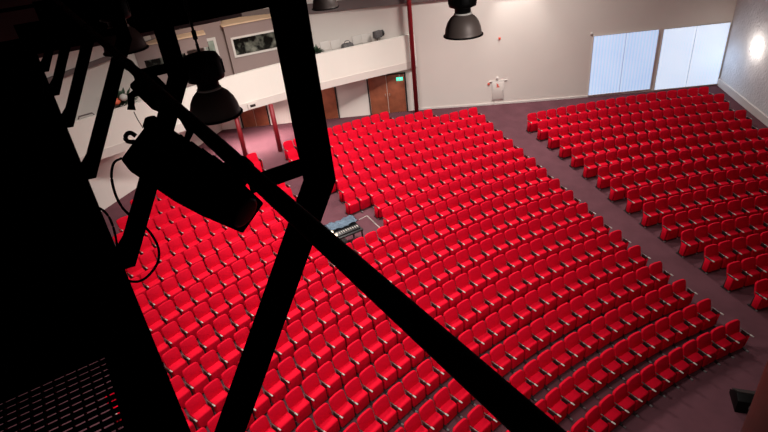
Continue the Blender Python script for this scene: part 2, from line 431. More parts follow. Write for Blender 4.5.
mb.build('wall', booth, boff)
mb = MB(); mb.prism([(BX - 0.06, by1 + 0.06), (BX - 0.06, by0), (backx(by0) - 0.12, by0), (backx(by1) - 0.14, by1 + 0.06)], bh, bh + 0.06, M['beige'], axis='z'); mb.build('roof', booth, boff)
mb = MB(); t = 0.09
for a in ((wy0, wy1, wz0 - t, wz0), (wy0, wy1, wz1, wz1 + t), (wy1, wy1 + t, wz0 - t, wz1 + t), (wy0 - t, wy0, wz0 - t, wz1 + t)):
    mb.box(BX - 0.05, BX + 0.03, *a, M['trimw'])
fr = mb.build('window_frame', booth, boff)
mb = MB(); mb.box(BX + 0.05, BX + 0.07, wy0, wy1, wz0, wz1, M['glass']); pn = mb.build('pane', fr)
# second lower booth with a glazed door, to the left
b2x = 41.0
q0 = on_plane(180, 41, (b2x, 0, 0), NX); q1 = on_plane(205, 33, (b2x, 0, 0), NX)
room2 = thing('lobby_box', 'lower mauve lobby box with pale roof and glazed door left of the control booth', 'booth', (b2x, 9, GZ1 - 0.02))
o2 = V(-b2x, -9, -(GZ1 - 0.02)); h2 = (q0.z + q1.z) / 2; ya = 11.2; yb = q1.y
mb = MB(); mb.box(b2x, b2x + 0.15, yb, ya, h2 - 0.55, h2, M['wallwarm']); mb.box(b2x, b2x + 0.15, 9.0, ya, z0, h2 - 0.55, M['wallwarm']); mb.build('wall', room2, o2)
mb = MB(); mb.box(b2x - 0.01, b2x + 0.0, 9.1, 10.9, h2 - 1.35, h2 - 0.62, M['glass']); mb.build('pane', room2, o2)
mb = MB(); mb.prism([(b2x - 0.05, ya), (b2x - 0.05, yb), (42.3, yb - 0.1), (42.3, ya - 1.0)], h2, h2 + 0.06, M['beige'], axis='z'); mb.build('roof', room2, o2)
d0 = on_plane(205.5, 55, (41.9, 0, 0), NX); d1 = on_plane(219.5, 55, (41.9, 0, 0), NX); dt = on_plane(214, 40, (41.9, 0, 0), NX)
mb = MB()
mb.box(41.86, 41.94, d1.y, d1.y + 0.12, z0, dt.z, M['trimw']); mb.box(41.86, 41.94, d0.y - 0.1, d0.y, z0, dt.z, M['trimw']); mb.box(41.86, 41.94, d1.y, d0.y, dt.z, dt.z + 0.12, M['trimw'])
mb.box(41.87, 41.93, (d0.y * .65 + d1.y * .35) - 0.03, (d0.y * .65 + d1.y * .35) + 0.03, z0, dt.z, M['dark'])
df = mb.build('door_frame', room2, o2)
mb = MB(); mb.box(41.9, 41.91, d1.y + 0.12, d0.y - 0.1, z0, dt.z, M['doorglass']); mb.build('pane', df)
mb = MB(); mb.box(41.95, 42.05, by1, 10.9, z0, bh + 0.2, M['wallwarm']); mb.box(41.95, 42.05, by1 - 0.1, 10.9, bh + 0.2, bh + 1.6, M['wallwarm']); struct(mb.build('wall_gallery'))

# furniture on the gallery seen over the parapet
def par(x, y, inward=0.9):
    """a point above the parapet line, standing on the gallery deck"""
    q = on_plane(x, y, (39.4 + inward, 3.5, 0), V(0.995, 0.06, 0)); return q
def white_chair(x, y, label, s=1.0):
    q = par(x, y, 0.47)
    t = thing('white_chair', label, 'chair', (q.x, q.y, GZ1), PI + 0.1, 'white chairs on the gallery')
    hz = q.z - GZ1 + 0.24
    mb = MB(); mb.box(-0.22, 0.16, -0.23, 0.23, hz - 0.48, hz - 0.43, M['chairw'], bevel=0.015); mb.build('seat', t)
    mb = MB(); mb.prism([(-0.26, hz - 0.42), (-0.21, hz - 0.42), (-0.25, hz), (-0.30, hz)], -0.27, 0.27, M['chairw'], bevel=0.015); mb.build('backrest', t)
    for sx in (-0.19, 0.19):
        for sy in (-0.2, 0.2):
            mb = MB(); mb.lathe([(0.015, 0), (0.015, hz - 0.48)], 8, M['alu'], Matrix.Translation((sx, sy, 0))); mb.build('leg', t)
white_chair(327.5, 47, 'white chair behind the parapet, leftmost of the four, beside the dark planter')
white_chair(338, 45.5, 'white chair behind the parapet, between the leftmost chair and the dark bag')
white_chair(359.5, 41, 'white chair behind the parapet just right of the dark bag')
white_chair(368.5, 39.5, 'white chair behind the parapet, rightmost, beside the grey stage light')
q = par(347.5, 45.5, 0.5); bag = thing('bag', 'dark slouched bag between the white chairs on the gallery', 'bag', (q.x, q.y, q.z - 0.22))
mb = MB(); mb.box(-0.2, 0.2, -0.3, 0.3, 0, 0.34, M['greybag'], bevel=0.12, seg=4); mb.build('bag_body', bag)
mb = MB(); mb.tube(curve_pts([(0, -0.16, 0.3), (0, -0.1, 0.44), (0, 0.1, 0.44), (0, 0.16, 0.3)], 4), 0.02, 6, M['greybag']); mb.build('handle', bag)
q = par(377, 34.5, 0.36); sl = thing('stage_light', 'grey stage light on a short stand at the right end of the gallery', 'stage light', (q.x, q.y, GZ1), 0.3)
hh_ = q.z - GZ1
mb = MB(); mb.box(-0.14, 0.14, -0.27, 0.2, hh_ - 0.17, hh_ + 0.17, M['greybag'], bevel=0.05, seg=3); hd = mb.build('lamp_head', sl)
mb = MB(); mb.lathe([(0.14, 0), (0.16, 0.12)], 16, M['steel'], Matrix.Translation((0, -0.26, hh_)) @ Matrix.Rotation(PI / 2, 4, 'X')); mb.build('snout', hd)
mb = MB(); mb.lathe([(0.02, 0), (0.02, hh_ - 0.15)], 8, M['steel']); mb.box(-0.2, 0.2, -0.03, 0.03, 0, 0.03, M['steel']); mb.box(-0.03, 0.03, -0.2, 0.2, 0, 0.03, M['steel']); mb.build('stand', sl)
def plant(x, y, inward, label, scale, flower=False, s=1):
    q = par(x, y, inward); t = thing('potted_plant', label, 'plant', (q.x, q.y, GZ1))
    h = q.z - GZ1
    mb = MB(); mb.lathe([(0.16, 0), (0.22, max(0.3, h - 0.35)), (0.19, max(0.3, h - 0.35)), (0.001, max(0.3, h - 0.35) - 0.03)], 16, M['greybag']); mb.build('pot', t)
    mb = MB(); rr = random.Random(s)
    for k in range(46):
        a = rr.uniform(0, 2 * PI); e = rr.uniform(-0.2, 1.3); L = rr.uniform(0.18, 0.36) * scale
        dv = V(math.cos(a) * math.cos(e), math.sin(a) * math.cos(e), math.sin(e)); c0 = V(0, 0, max(0.3, h - 0.35)) + dv * 0.05; tip = c0 + dv * L
        sd = dv.cross(V(0, 0, 1)).normalized() * 0.05 * scale; md = (c0 + tip) / 2 + V(0, 0, 0.03)
        f = mb.poly([c0, md - sd, tip, md + sd], M['green'])
    mb.build('foliage', t)
    if flower:
        mb = MB(); mb.lathe([(0.001, -0.10), (0.09, -0.05), (0.11, 0.0), (0.08, 0.07), (0.001, 0.10)], 14, M['orange'], Matrix.Translation((-0.2, 0.1, h + 0.0))); mb.build('flower', t)
        mb = MB(); mb.lathe([(0.001, -0.10), (0.09, -0.05), (0.11, 0.0), (0.08, 0.07), (0.001, 0.10)], 14, M['chairw'], Matrix.Translation((-0.15, -0.25, h + 0.12))); mb.build('flower', t)
plant(315.5, 45.5, 0.7, 'dark leafy plant in a grey pot beside the leftmost white chair', 1.1, False, 3)
q = on_plane(121, 98, (38.6, 12, 0), V(0.96, 0.27, 0))
t = thing('potted_plant', 'dark bushy plant with coral and white blooms on the left part of the gallery', 'plant', (q.x, q.y, GZ1))
h = q.z - GZ1
mb = MB(); mb.lathe([(0.2, 0), (0.28, h - 0.45), (0.24, h - 0.45), (0.001, h - 0.48)], 16, M['greybag']); mb.build('pot', t)
mb = MB(); rr = random.Random(5)
for k in range(150):
    a = rr.uniform(0, 2 * PI); e = rr.uniform(-0.3, 1.3); L_f = rr.uniform(0.3, 0.95)
    dv = V(math.cos(a) * math.cos(e), math.sin(a) * math.cos(e), math.sin(e)); c0 = V(0, 0, h - 0.4) + dv * L_f * 0.4; tip = V(0, 0, h - 0.4) + dv * L_f
    sd = dv.cross(V(0, 0, 1)).normalized() * 0.08; md = (c0 + tip) / 2 + V(0, 0, 0.04); mb.poly([c0, md - sd, tip, md + sd], M['green'])
mb.build('foliage', t)
for (dx, dy, dz, mt) in ((-0.35, 0.2, -0.02, 'orange'), (-0.4, -0.12, 0.1, 'chairw'), (-0.3, -0.35, -0.15, 'chairw'), (-0.25, 0.3, 0.3, 'chairw'), (-0.4, -0.3, -0.35, 'orange')):
    mb = MB(); mb.lathe([(0.001, -0.16), (0.14, -0.08), (0.18, 0.0), (0.12, 0.11), (0.001, 0.16)], 12, M[mt], Matrix.Translation((dx, dy, h + dz))); mb.build('flower', t)
q = on_plane(87.5, 119.5, (38.35, 12.6, 0), V(0.96, 0.27, 0))
bk = thing('basket', 'brown woven basket behind the parapet at the far left of the gallery', 'basket', (q.x, q.y, q.z - 0.35), 0.25)
mb = MB(); mb.box(-0.2, 0.2, -0.36, 0.36, 0, 0.42, M['greybag'], bevel=0.06); mb.build('basket_body', bk)
mb = MB(); mb.tube([(0.0, -0.3, 0.45), (0.0, -0.25, 0.55), (0.0, 0.25, 0.55), (0, 0.3, 0.45)], 0.03, 6, M['band']); mb.build('handle', bk)

# ---------------------------------------------------------------- high bay lamps
def lamp(x, y, dist, label, tilt=0.0, dia=0.5):
    q = at_dist(x, y, dist); s = dia / 0.5
    t = thing('hanging_lamp', label, 'lamp', q, 0, 'high bay lamps hanging over the hall')
    S = Matrix.Scale(s, 4)
    mb = MB(); mb.lathe([(0.232, 0.012), (0.246, 0.0), (0.256, 0.004), (0.244, 0.018), (0.240, 0.05), (0.230, 0.105), (0.208, 0.165), (0.172, 0.22), (0.125, 0.26), (0.10, 0.272), (0.095, 0.265),
                         (0.12, 0.25), (0.165, 0.21), (0.20, 0.158), (0.222, 0.10), (0.232, 0.05), (0.232, 0.012)], 40, M['dome'], S, cap=False); mb.build('reflector', t)
    mb = MB(); mb.lathe([(0.240, -0.006), (0.262, -0.004), (0.264, 0.010), (0.246, 0.016)], 40, M['blackg'], S, cap=False); mb.build('rim', t)
    mb = MB(); mb.lathe([(0.10, 0.262), (0.118, 0.268), (0.118, 0.282), (0.10, 0.288)], 24, M['trimw'], S); o_ = mb.build('collar_ring', t); o_['label'] = 'bright ring round the neck'
    mb = MB(); mb.lathe([(0.095, 0.28), (0.105, 0.29), (0.105, 0.35), (0.12, 0.36)], 24, M['blackg'], S); mb.build('neck', t)
    mb = MB(); mb.lathe([(0.12, 0.35), (0.175, 0.37), (0.182, 0.41), (0.180, 0.54), (0.15, 0.60), (0.05, 0.62)], 24, M['blackg'], S)
    for k in range(10):
        a = 2 * PI * k / 10; mb.box(0.172, 0.19, -0.008, 0.008, 0.41, 0.54, M['blackg'], S @ Matrix.Rotation(a, 4, 'Z'))
    mb.build('gear_housing', t)
    mb = MB(); mb.box(-0.10, -0.08, -0.02, 0.02, 0.29, 0.35, M['alu'], S @ Matrix.Rotation(0.4, 4, 'Z')); mb.build('latch', t)
    mb = MB(); mb.lathe([(0.012, 0.60), (0.012, (H - q.z) / s)], 6, M['blackg'], S)
    n = int((H - q.z - 0.65 * s) / 0.12)
    for k in range(n):
        mb.box(-0.02, 0.02, -0.012, 0.012, 0.62 * s + k * 0.12, 0.62 * s + k * 0.12 + 0.08, M['blackg'], Matrix.Rotation(k * PI / 2, 4, 'Z'))
    mb.build('chain', t)
    return t
lamp(216.5, 115.5, 5.65, 'nearest and largest black dome lamp, hanging in front of the white gallery')
lamp(463.3, 35.2, 7.55, 'black dome lamp hanging right of the tall red pole before the cream wall')
lamp(325.5, 8.0, 11.0, 'small black dome lamp hanging at the top edge above the white chairs')
lamp(126.5, 50.5, 7.4, 'black dome lamp half hidden behind the guard posts, left of the largest one')

# ---------------------------------------------------------------- catwalk (local x along it, y to its left)
AZ = math.radians(7.7714642)
cat = thing('catwalk', 'black steel lighting catwalk with cranked guard posts and pipe rail', 'catwalk', (CAM.x, CAM.y, CAM.z - 1.35), AZ)
def L(D, a, b): return V(D, -a, 1.35 + b)      # D along, a lateral right, b above the eye
occl = []
def cpart(mb, name, parent=cat):
    o = mb.build(name, parent); occl.append(o); return o
# solid deck with toe board; open grating close by
mb = MB()
mb.box(1.845, 10.6, 0.03, 1.25, -0.012, 0.0, M['black'])
mb.box(-1.5, 1.845, 0.03, 0.197, -0.012, 0.0, M['black'])
mb.box(-1.5, 1.845, 0.95, 1.25, -0.05, 0.0, M['black']); cpart(mb, 'deck_plate')
mb = MB(); mb.box(-1.5, 10.6, 0.028, 0.045, -0.22, 0.012, M['black']); cpart(mb, 'edge_beam')
mb = MB(); mb.box(-1.5, 10.6, 1.23, 1.25, -0.22, 1.25, M['black']); cpart(mb, 'side_panel')
mb = MB()
x = -0.4
while x < 1.84:
    mb.box(x, x + 0.0045, 0.197, 0.95, -0.0215, -0.001, M['grate']); x += 0.0342
y = 0.215
while y < 0.95:
    mb.box(-0.4, 1.845, y, y + 0.005, -0.021, 0.0, M['grate']); y += 0.0385
cpart(mb, 'floor_grating')
# cranked posts
ang = math.radians(30.72); dist = 0.56; rad = dist * math.sin(math.radians(1.93))
ry, rz = -dist * math.sin(ang), 1.35 - dist * math.cos(ang)
prof_post = [(0.422, 1.6), (0.422, -0.565), (0.022, -1.200), (-0.036, -1.256), (-0.034, -1.362), (0.022, -1.366), (0.502, -0.590), (0.502, 1.6)]
prof_post = [(-a, 1.35 + b) for a, b in prof_post]
for D in (-0.18, 1.094, 2.423, 3.686, 4.968, 6.197, 7.506):
    mb = MB(); mb.prism(prof_post, D - 0.007, D + 0.005, M['black'], axis='x'); post = cpart(mb, 'guard_post')
    mb = MB(); mb.box(D - 0.006, D + 0.004, -0.43, -0.29, 1.35 - 0.548, 1.35 - 0.508, M['black']); cpart(mb, 'bracket_arm', post)
    mb = MB(); mb.lathe([(0.0225, -0.015), (0.0225, 0.015)], 14, M['black'], Matrix.Translation((D, ry, rz)) @ Matrix.Rotation(PI / 2, 4, 'Y')); cpart(mb, 'pipe_clamp', post)
# pipe rail: seen between 28.8 and 32.6 degrees off the plumb line
mb = MB(); mb.tube([(-0.6, ry, rz), (7.2, ry, rz)], rad, 24, M['blackg']); cpart(mb, 'pipe_rail')
mb = MB(); mb.tube([(-0.6, ry + 0.002, rz - rad - 0.006), (7.2, ry + 0.002, rz - rad - 0.006)], 0.006, 8, M['railglint']); cpart(mb, 'rail_glint')  # thin coloured strip standing in for the highlight along the pipe's lower edge

# transverse bridge beyond
BDp = 8.8
br = thing('lighting_bridge', 'black transverse lighting bridge crossing beyond the catwalk posts', 'bridge', (CAM.x, CAM.y, CAM.z - 1.35), AZ)
mb = MB(); mb.box(BDp, BDp + 0.9, -0.415 * BDp, 0.022 * BDp, 0.0, 0.06, M['black']); cpart(mb, 'bridge_deck', br)
mb = MB(); mb.box(BDp - 0.03, BDp, -0.415 * BDp, 0.017 * BDp, 0.0, 1.35 - 0.108 * BDp, M['black']); cpart(mb, 'kick_panel', br)
mb = MB()
mb.box(BDp - 0.02, BDp + 0.02, -0.415 * BDp, -0.018 * BDp, 0.35, 1.35 - 0.093 * BDp + 0.1, M['black'])
mb.box(BDp + 0.0, BDp + 0.04, -0.415 * BDp, -0.050 * BDp, 0.6, 2.2, M['black'])
cpart(mb, 'masking_board', br)
mb = MB(); mb.tube([(BDp, 0.6, 1.35 - 0.0865 * BDp), (BDp, -0.415 * BDp, 1.35 - 0.088 * BDp)], 0.024, 10, M['black']); cpart(mb, 'bridge_rail', br)
# dark bulkhead beyond the bridge
def loc2w(D, a, b): 
    dv = V(math.cos(AZ), math.sin(AZ), 0); sv = V(math.sin(AZ), -math.cos(AZ), 0); return CAM + dv * D + sv * a + V(0, 0, b)
mb = MB(); 
def rot_box(mb, D0, D1, a0, a1, b0, b1, mt):
    T = Matrix.Translation(CAM) @ Matrix.Rotation(AZ, 4, 'Z'); mb.box(D0, D1, -a1, -a0, b0, b1, mt, T)
rot_box(mb, 13.0, 13.2, -6, 0.33 * 13, -0.16 * 13, 1.6, M['brownwall']); struct(mb.build('wall_bulkhead'))

# ---------------------------------------------------------------- stage spotlights on the pipe
def spot(c, axis, upv, length, wid, hgt, label, name='stage_spotlight'):
    ax = axis.normalized(); sd = ax.cross(upv).normalized(); uu = sd.cross(ax).normalized()
    R = Matrix.Identity(4)
    for i in range(3): R[i][0] = ax[i]; R[i][1] = sd[i]; R[i][2] = uu[i]; R[i][3] = 0
    t = thing(name, label, 'stage light', c)
    hl = length / 2
    mb = MB(); mb.prism([(-hl, -hgt * 0.42), (-hl, hgt * 0.42), (-hl * 0.75, hgt * 0.5), (hl * 0.2, hgt * 0.5), (hl, hgt * 0.34), (hl, -hgt * 0.34), (hl * 0.2, -hgt * 0.5), (-hl * 0.75, -hgt * 0.5)], -wid / 2, wid / 2, M['black'], R, bevel=0.008); b = mb.build('housing', t); occl.append(b)
    mb = MB()
    for k in range(6):
        x_ = -hl * 0.6 + k * hl * 0.22; mb.box(x_, x_ + 0.008, -wid / 2 - 0.006, wid / 2 + 0.006, -hgt * 0.3, hgt * 0.54, M['black'], R)
    mb.build('cooling_fin', b)
    mb = MB(); mb.lathe([(wid * 0.30, 0), (wid * 0.31, 0.008), (wid * 0.25, 0.012)], 20, M['blackg'], R @ Matrix.Translation((hl, 0, 0)) @ Matrix.Rotation(PI / 2, 4, 'Y')); mb.build('lens_barrel', t)
    mb = MB(); mb.tube([R @ V(-hl - 0.005, 0.0, 0.075), R @ V(-hl - 0.05, 0, 0.085), R @ V(-hl - 0.06, 0, 0.05), R @ V(-hl - 0.05, 0, 0.02), R @ V(-hl - 0.005, 0, 0.02)], 0.009, 8, M['black']); mb.box(-hl - 0.03, -hl, -wid * 0.3, wid * 0.3, -hgt * 0.3, hgt * 0.2, M['black'], R, bevel=0.006); mb.build('handle', t)
    for s_ in (-1, 1):
        mb = MB(); mb.lathe([(0.022, 0), (0.022, 0.03), (0.012, 0.035)], 12, M['black'], R @ Matrix.Translation((-hl * 0.1, s_ * wid / 2, 0)) @ Matrix.Rotation(-s_ * PI / 2, 4, 'X')); mb.build('tilt_knob', t)
    return t, R
rail_pt = lambda D: CAM + (V(math.cos(AZ), math.sin(AZ), 0) * D) + (V(-math.sin(AZ), math.cos(AZ), 0) * ry) + V(0, 0, rz - 1.35)
dv = V(math.cos(AZ), math.sin(AZ), 0)
p1 = at_dist(149, 150, 2.28); p2 = at_dist(244, 212, 2.02)
c = (p1 + p2) / 2; L_ = (p2 - p1).length
t1, R1 = spot(c, p2 - p1, (CAM - c).cross(p2 - p1), L_, 0.20, 0.205, 'large black stage spotlight clamped under the pipe rail, aimed down over the seats')
rp = rail_pt(1.62)
hp0 = at_dist(134, 142, 2.3)
mb = MB(); mb.tube(curve_pts([at_dist(x_, y_, 2.3) - hp0 for x_, y_ in ((135, 142), (128, 141.5), (125.5, 138), (127, 134), (131, 133), (136, 136))], 4), 0.009, 8, M['black']); o = mb.build('carrying_loop'); o.parent = t1; o.location = hp0 - c
mb = MB(); kq = at_dist(153, 126, 2.28); mb.lathe([(0.001, -0.03), (0.03, -0.02), (0.036, 0.01), (0.02, 0.035), (0.001, 0.04)], 12, M['black']); o = mb.build('focus_knob'); o.parent = t1; o.location = kq - c
mb = MB(); mb.tube([c + V(0, 0, 0.0) + R1.to_3x3() @ V(-0.02, 0.115, 0), c + R1.to_3x3() @ V(-0.06, 0.115, 0.14) , rp], 0.014, 8, M['black']); o = mb.build('yoke'); o.parent = t1; o.location = -c
p1 = at_dist(147, 86, 3.3); p2 = at_dist(160, 99, 3.15); c2 = (p1 + p2) / 2
t2, R2 = spot(c2, p2 - p1, (CAM - c2).cross(p2 - p1), (p2 - p1).length * 1.2, 0.13, 0.14, 'smaller black stage spotlight on the pipe rail beyond the large one')
rp2 = rail_pt(2.75)
mb = MB(); mb.tube([c2, (c2 + rp2) / 2 + V(0, 0, 0.02), rp2], 0.016, 8, M['black']); o = mb.build('yoke'); o.parent = t2; o.location = -c2
hk = at_dist(131, 98, 3.3)
mb = MB(); mb.tube([at_dist(150, 92, 3.3) - hk, at_dist(138, 92, 3.3) - hk, at_dist(131, 96, 3.3) - hk, at_dist(131.5, 110, 3.3) - hk], 0.022, 8, M['black']); o = mb.build('hook_clamp'); o.location = hk; tag(o, 'black hook clamp hanging from the smaller spotlight', 'clamp')
p1 = at_dist(155, 132, 2.75)
# cables
def cable(name, pts, dist, rad, label):
    P = curve_pts([at_dist(x, y, dd_) for (x, y), dd_ in zip(pts, dist)], 10); c0 = P[0].copy()
    mb = MB(); mb.tube([q_ - c0 for q_ in P], rad, 8, M['black']); o = mb.build(name); o.location = c0; return tag(o, label, 'cable')
cable('power_cable', [(122, 158), (114, 163), (111.5, 176), (115, 193), (122, 207), (131, 216), (146, 228), (155, 240), (159, 252), (157, 264), (148, 276), (138, 281.5), (126, 280), (117, 272)],
      [2.35] * 14, 0.0052, 'long black cable looping from the large spotlight down over the seats')
cable('data_cable', [(92, 206), (98, 207.5), (105, 212), (111, 221), (115, 234), (117, 246), (116.5, 254)], [2.4] * 7, 0.0048, 'short black cable curving over the catwalk edge')
cable('safety_wire', [(134, 112), (138, 120), (143, 128)], [2.9, 2.75, 2.6], 0.002, 'thin safety wire between the two stage spotlights')

# ---------------------------------------------------------------- mixing desk in the cross aisle
dc = V(31.15, 5.75, 0); dz = flxy(dc.x, dc.y)
pa_ = at_z(330, 231, dz + 0.95); pb_ = at_z(357, 220.5, dz + 0.95)
da = (pb_ - pa_).normalized(); dang = math.atan2(da.y, da.x); dw = (pb_ - pa_).length
mid = (pa_ + pb_) / 2
desk = thing('mixing_desk', 'black mixing desk half under a blue-grey cover in the open floor among the seats', 'desk', (mid.x, mid.y, dz), dang)
back = V(-math.sin(dang), math.cos(dang), 0); sg = 1 if back.dot(V(mid.x, mid.y, 0)) > 0 else -1   # away from the stage
mb = MB(); mb.box(-dw / 2, dw / 2, -0.45, 0.45, 0.74, 0.80, M['steel'], bevel=0.008); mb.build('table_top', desk)
for sx in (-1, 1):
    for sy in (-1, 1):
        mb = MB(); mb.box(sx * (dw / 2 - 0.05) - 0.025, sx * (dw / 2 - 0.05) + 0.025, sy * 0.4 - 0.025, sy * 0.4 + 0.025, 0, 0.74, M['steel']); mb.build('leg', desk)
con = thing('mixing_console', 'mixing console with pale faders on the black desk under the cover edge', 'mixer', (mid.x, mid.y, dz + 0.80), dang)
mb = MB(); mb.prism([(-0.36, 0.0), (0.36, 0.0), (0.36, 0.16), (-0.36, 0.06)] if sg > 0 else [(-0.36, 0.0), (0.36, 0.0), (0.36, 0.06), (-0.36, 0.16)], -dw / 2 + 0.08, dw / 2 - 0.08, M['steel'], axis='x', bevel=0.006); mb.build('console_body', con)
for k in range(10):
    x_ = -dw / 2 + 0.16 + k * (dw - 0.3) / 9; mb = MB(); yy = -sg * 0.26
    mb.box(x_ - 0.018, x_ + 0.018, yy - 0.06, yy + 0.06, 0.085, 0.105, M['armtip']); mb.build('fader', con)
mb = MB()   # draped cover
nx, ny = 16, 10; g = []
for i in range(nx + 1):
    row = []
    for j in range(ny + 1):
        x_ = -dw / 2 - 0.02 + (dw + 0.04) * i / nx; y_ = sg * (-0.12 + 0.60 * j / ny)
        z_ = 0.19 + 0.025 * math.sin(i * 1.7 + j * 0.9) + 0.03 * math.sin(i * 0.6) - (0.25 if j == ny else 0)
        row.append(mb.bm.verts.new((x_, y_, z_)))
    g.append(row)
fs = [mb.bm.faces.new((g[i][j], g[i + 1][j], g[i + 1][j + 1], g[i][j + 1])) for i in range(nx) for j in range(ny)]
bmesh.ops.solidify(mb.bm, geom=fs, thickness=0.012)
mb._set(mb.bm.faces, M['tarp'], True); o = mb.build('dust_cover'); o.location = (mid.x, mid.y, dz + 0.80); o.rotation_euler = (0, 0, dang)
tag(o, 'crumpled blue-grey dust cover lying over the mixing console', 'cover')
for (x_, y_), lb in (((331.5, 232.5), 'small glowing desk lamp at the left end of the mixing desk, the farther one'), ((335.5, 235.5), 'small glowing desk lamp at the left end of the mixing desk, the nearer one')):
    q = at_z(x_, y_, dz + 1.02); t = thing('desk_lamp', lb, 'lamp', (q.x, q.y, dz + 0.80))
    mb = MB(); mb.lathe([(0.05, 0), (0.05, 0.015), (0.008, 0.02), (0.008, 0.2)], 10, M['steel']); mb.build('stand', t)
    mb = MB(); mb.lathe([(0.001, 0.26), (0.06, 0.25), (0.07, 0.21), (0.001, 0.19)], 12, M['ledglow']); mb.build('lamp_shade', t)
# crate and stool in front of the desk
q = at_z(340, 240.5, dz + 0.35); st = thing('equipment_case', 'grey equipment case on the floor in front of the mixing desk', 'case', (q.x, q.y, dz), dang)
mb = MB(); mb.box(-0.2, 0.2, -0.15, 0.15, 0, 0.32, M['greybag'], bevel=0.01); mb.build('case_body', st)
mb = MB(); mb.box(-0.21, 0.21, -0.16, 0.16, 0.32, 0.37, M['foot'], bevel=0.008); mb.build('lid', st)
# white floor tape marking the desk area
ta = [at_z(359, 220.5, dz + 0.02), at_z(367, 216.3, dz + 0.02), at_z(381, 227.5, dz + 0.02)]
mb = MB()
for a, b in zip(ta, ta[1:]):
    a = V(a.x, a.y, flxy(a.x, a.y) + 0.006); b = V(b.x, b.y, flxy(b.x, b.y) + 0.006); n_ = (b - a).cross(V(0, 0, 1)).normalized() * 0.025
    lo_ = [mb.bm.verts.new(q_) for q_ in (a - n_, b - n_, b + n_, a + n_)]; f_ = mb.bm.faces.new(lo_); mb._set([f_], M['chairw'])
bmesh.ops.solidify(mb.bm, geom=mb.bm.faces[:], thickness=-0.003)
tag(mb.build('floor_tape'), 'white tape line on the carpet beside the mixing desk', 'tape')

# ---------------------------------------------------------------- front right: pillar and floor monitor
pe0 = ray(740.5, 432); pe1 = ray(766, 360)
PD = 9.6
hp = V(pe0.x, pe0.y, 0).normalized()
pc_edge = CAM + hp * PD
side = V(hp.y, -hp.x, 0)
PR = 0.62
pcx = pc_edge + side * PR
mb = MB(); mb.lathe([(PR, 0), (PR, H)], 48, M['pillar']); o = mb.build('column'); o.location = (pcx.x, pcx.y, 0); tag(o, 'smooth round brown column at the bottom right corner', 'column')
mq = at_z(748, 405, 0.0)
mon = thing('stage_monitor', 'black wedge floor speaker on the carpet behind the brown column', 'speaker', (mq.x, mq.y, 0), math.atan2(-mq.y - 3, 30 - mq.x) - 0.5)
mb = MB(); mb.prism([(-0.30, 0), (0.32, 0), (0.34, 0.12), (-0.08, 0.46), (-0.30, 0.40)], -0.36, 0.36, M['blackg'], bevel=0.012); mb.build('cabinet', mon)
mb = MB(); mb.prism([(0.335, 0.15), (0.35, 0.16), (-0.04, 0.47), (-0.055, 0.455)], -0.32, 0.32, M['dark']); mb.build('grille', mon)
mb = MB(); mb.box(-0.31, -0.295, -0.1, 0.1, 0.18, 0.28, M['foot']); mb.build('handle', mon)

# ---------------------------------------------------------------- theatre seats
def seat_meshes():
    out = {}
    # backrest: rounded shield leaning back
    mb = MB(); n = 10
    w, hgt, th_ = 0.246, 0.47, 0.075
    out_line = [(-w * 0.94, 0.0), (w * 0.94, 0.0)]
    rr_ = 0.095
    pts = [(-w * 0.95, 0.0), (w * 0.95, 0.0), (w, 0.12), (w, hgt - rr_)]
    for k in range(1, 6): a = k / 5 * PI / 2; pts.append((w - rr_ + rr_ * math.cos(a), hgt - rr_ + rr_ * math.sin(a)))
    pts.append((0, hgt + 0.012))
    for k in range(0, 5): a = PI / 2 + k / 5 * PI / 2; pts.append((-w + rr_ + rr_ * math.cos(a), hgt - rr_ + rr_ * math.sin(a)))
    pts += [(-w, hgt - rr_), (-w, 0.12)]
    mb.prism(pts, 0, th_, M['red'], Matrix.Translation((0.085, 0, 0.40)) @ Matrix.Rotation(-0.22, 4, 'Y') , bevel=0.024, seg=2, axis='x')
    out['backrest'] = mb
    mb = MB(); mb.prism([(0.12, 0.40), (0.135, 0.495), (0.355, 0.485), (0.375, 0.44), (0.365, 0.05), (0.16, 0.06)], -0.232, 0.232, M['red'], bevel=0.026, seg=2)
    out['seat'] = mb
    mb = MB(); mb.box(0.11, 0.51, -0.014, 0.014, 0.570, 0.592, M['arm'], Matrix.Translation((0, 0.27, 0)), bevel=0.009, seg=1)
    mb.box(0.405, 0.52, -0.020, 0.020, 0.574, 0.598, M['armtip'], Matrix.Translation((0, 0.27, 0)), bevel=0.005, seg=1)
    out['armrest'] = mb
    mb = MB(); mb.prism([(0.08, 0.03), (0.29, 0.03), (0.30, 0.30), (0.31, 0.48), (0.42, 0.57), (0.18, 0.57), (0.15, 0.45)], -0.018, 0.018, M['steel'], Matrix.Translation((0, 0.27, 0)))
    out['pedestal'] = mb
    mb = MB(); mb.box(0.02, 0.44, -0.03, 0.03, 0.0, 0.03, M['steel'], Matrix.Translation((0, 0.27, 0))); mb.box(0.44, 0.51, -0.024, 0.024, 0.0, 0.028, M['foot'], Matrix.Translation((0, 0.27, 0)))
    out['foot'] = mb
    mb = MB(); mb.prism([(0.15, 0.08), (0.345, 0.06), (0.40, 0.55), (0.18, 0.55)], -0.012, 0.012, M['red'], Matrix.Translation((0, 0.298, 0)), bevel=0.006, seg=1)
    out['end_panel'] = mb
    return out
SM = seat_meshes(); ME = {}
for k, mb in SM.items():
    o = mb.build('proto_' + k); ME[k] = o.data; o.data.name = k; bpy.data.objects.remove(o)
def shifted(me, dy, mirror=False):
    m2 = me.copy()
    for v in m2.vertices: v.co.y = (-v.co.y if mirror else v.co.y) + dy
    if mirror: m2.flip_normals()
    return m2
ARM2 = {k: shifted(ME[k], 0, True) for k in ('armrest', 'pedestal', 'foot', 'end_panel')}
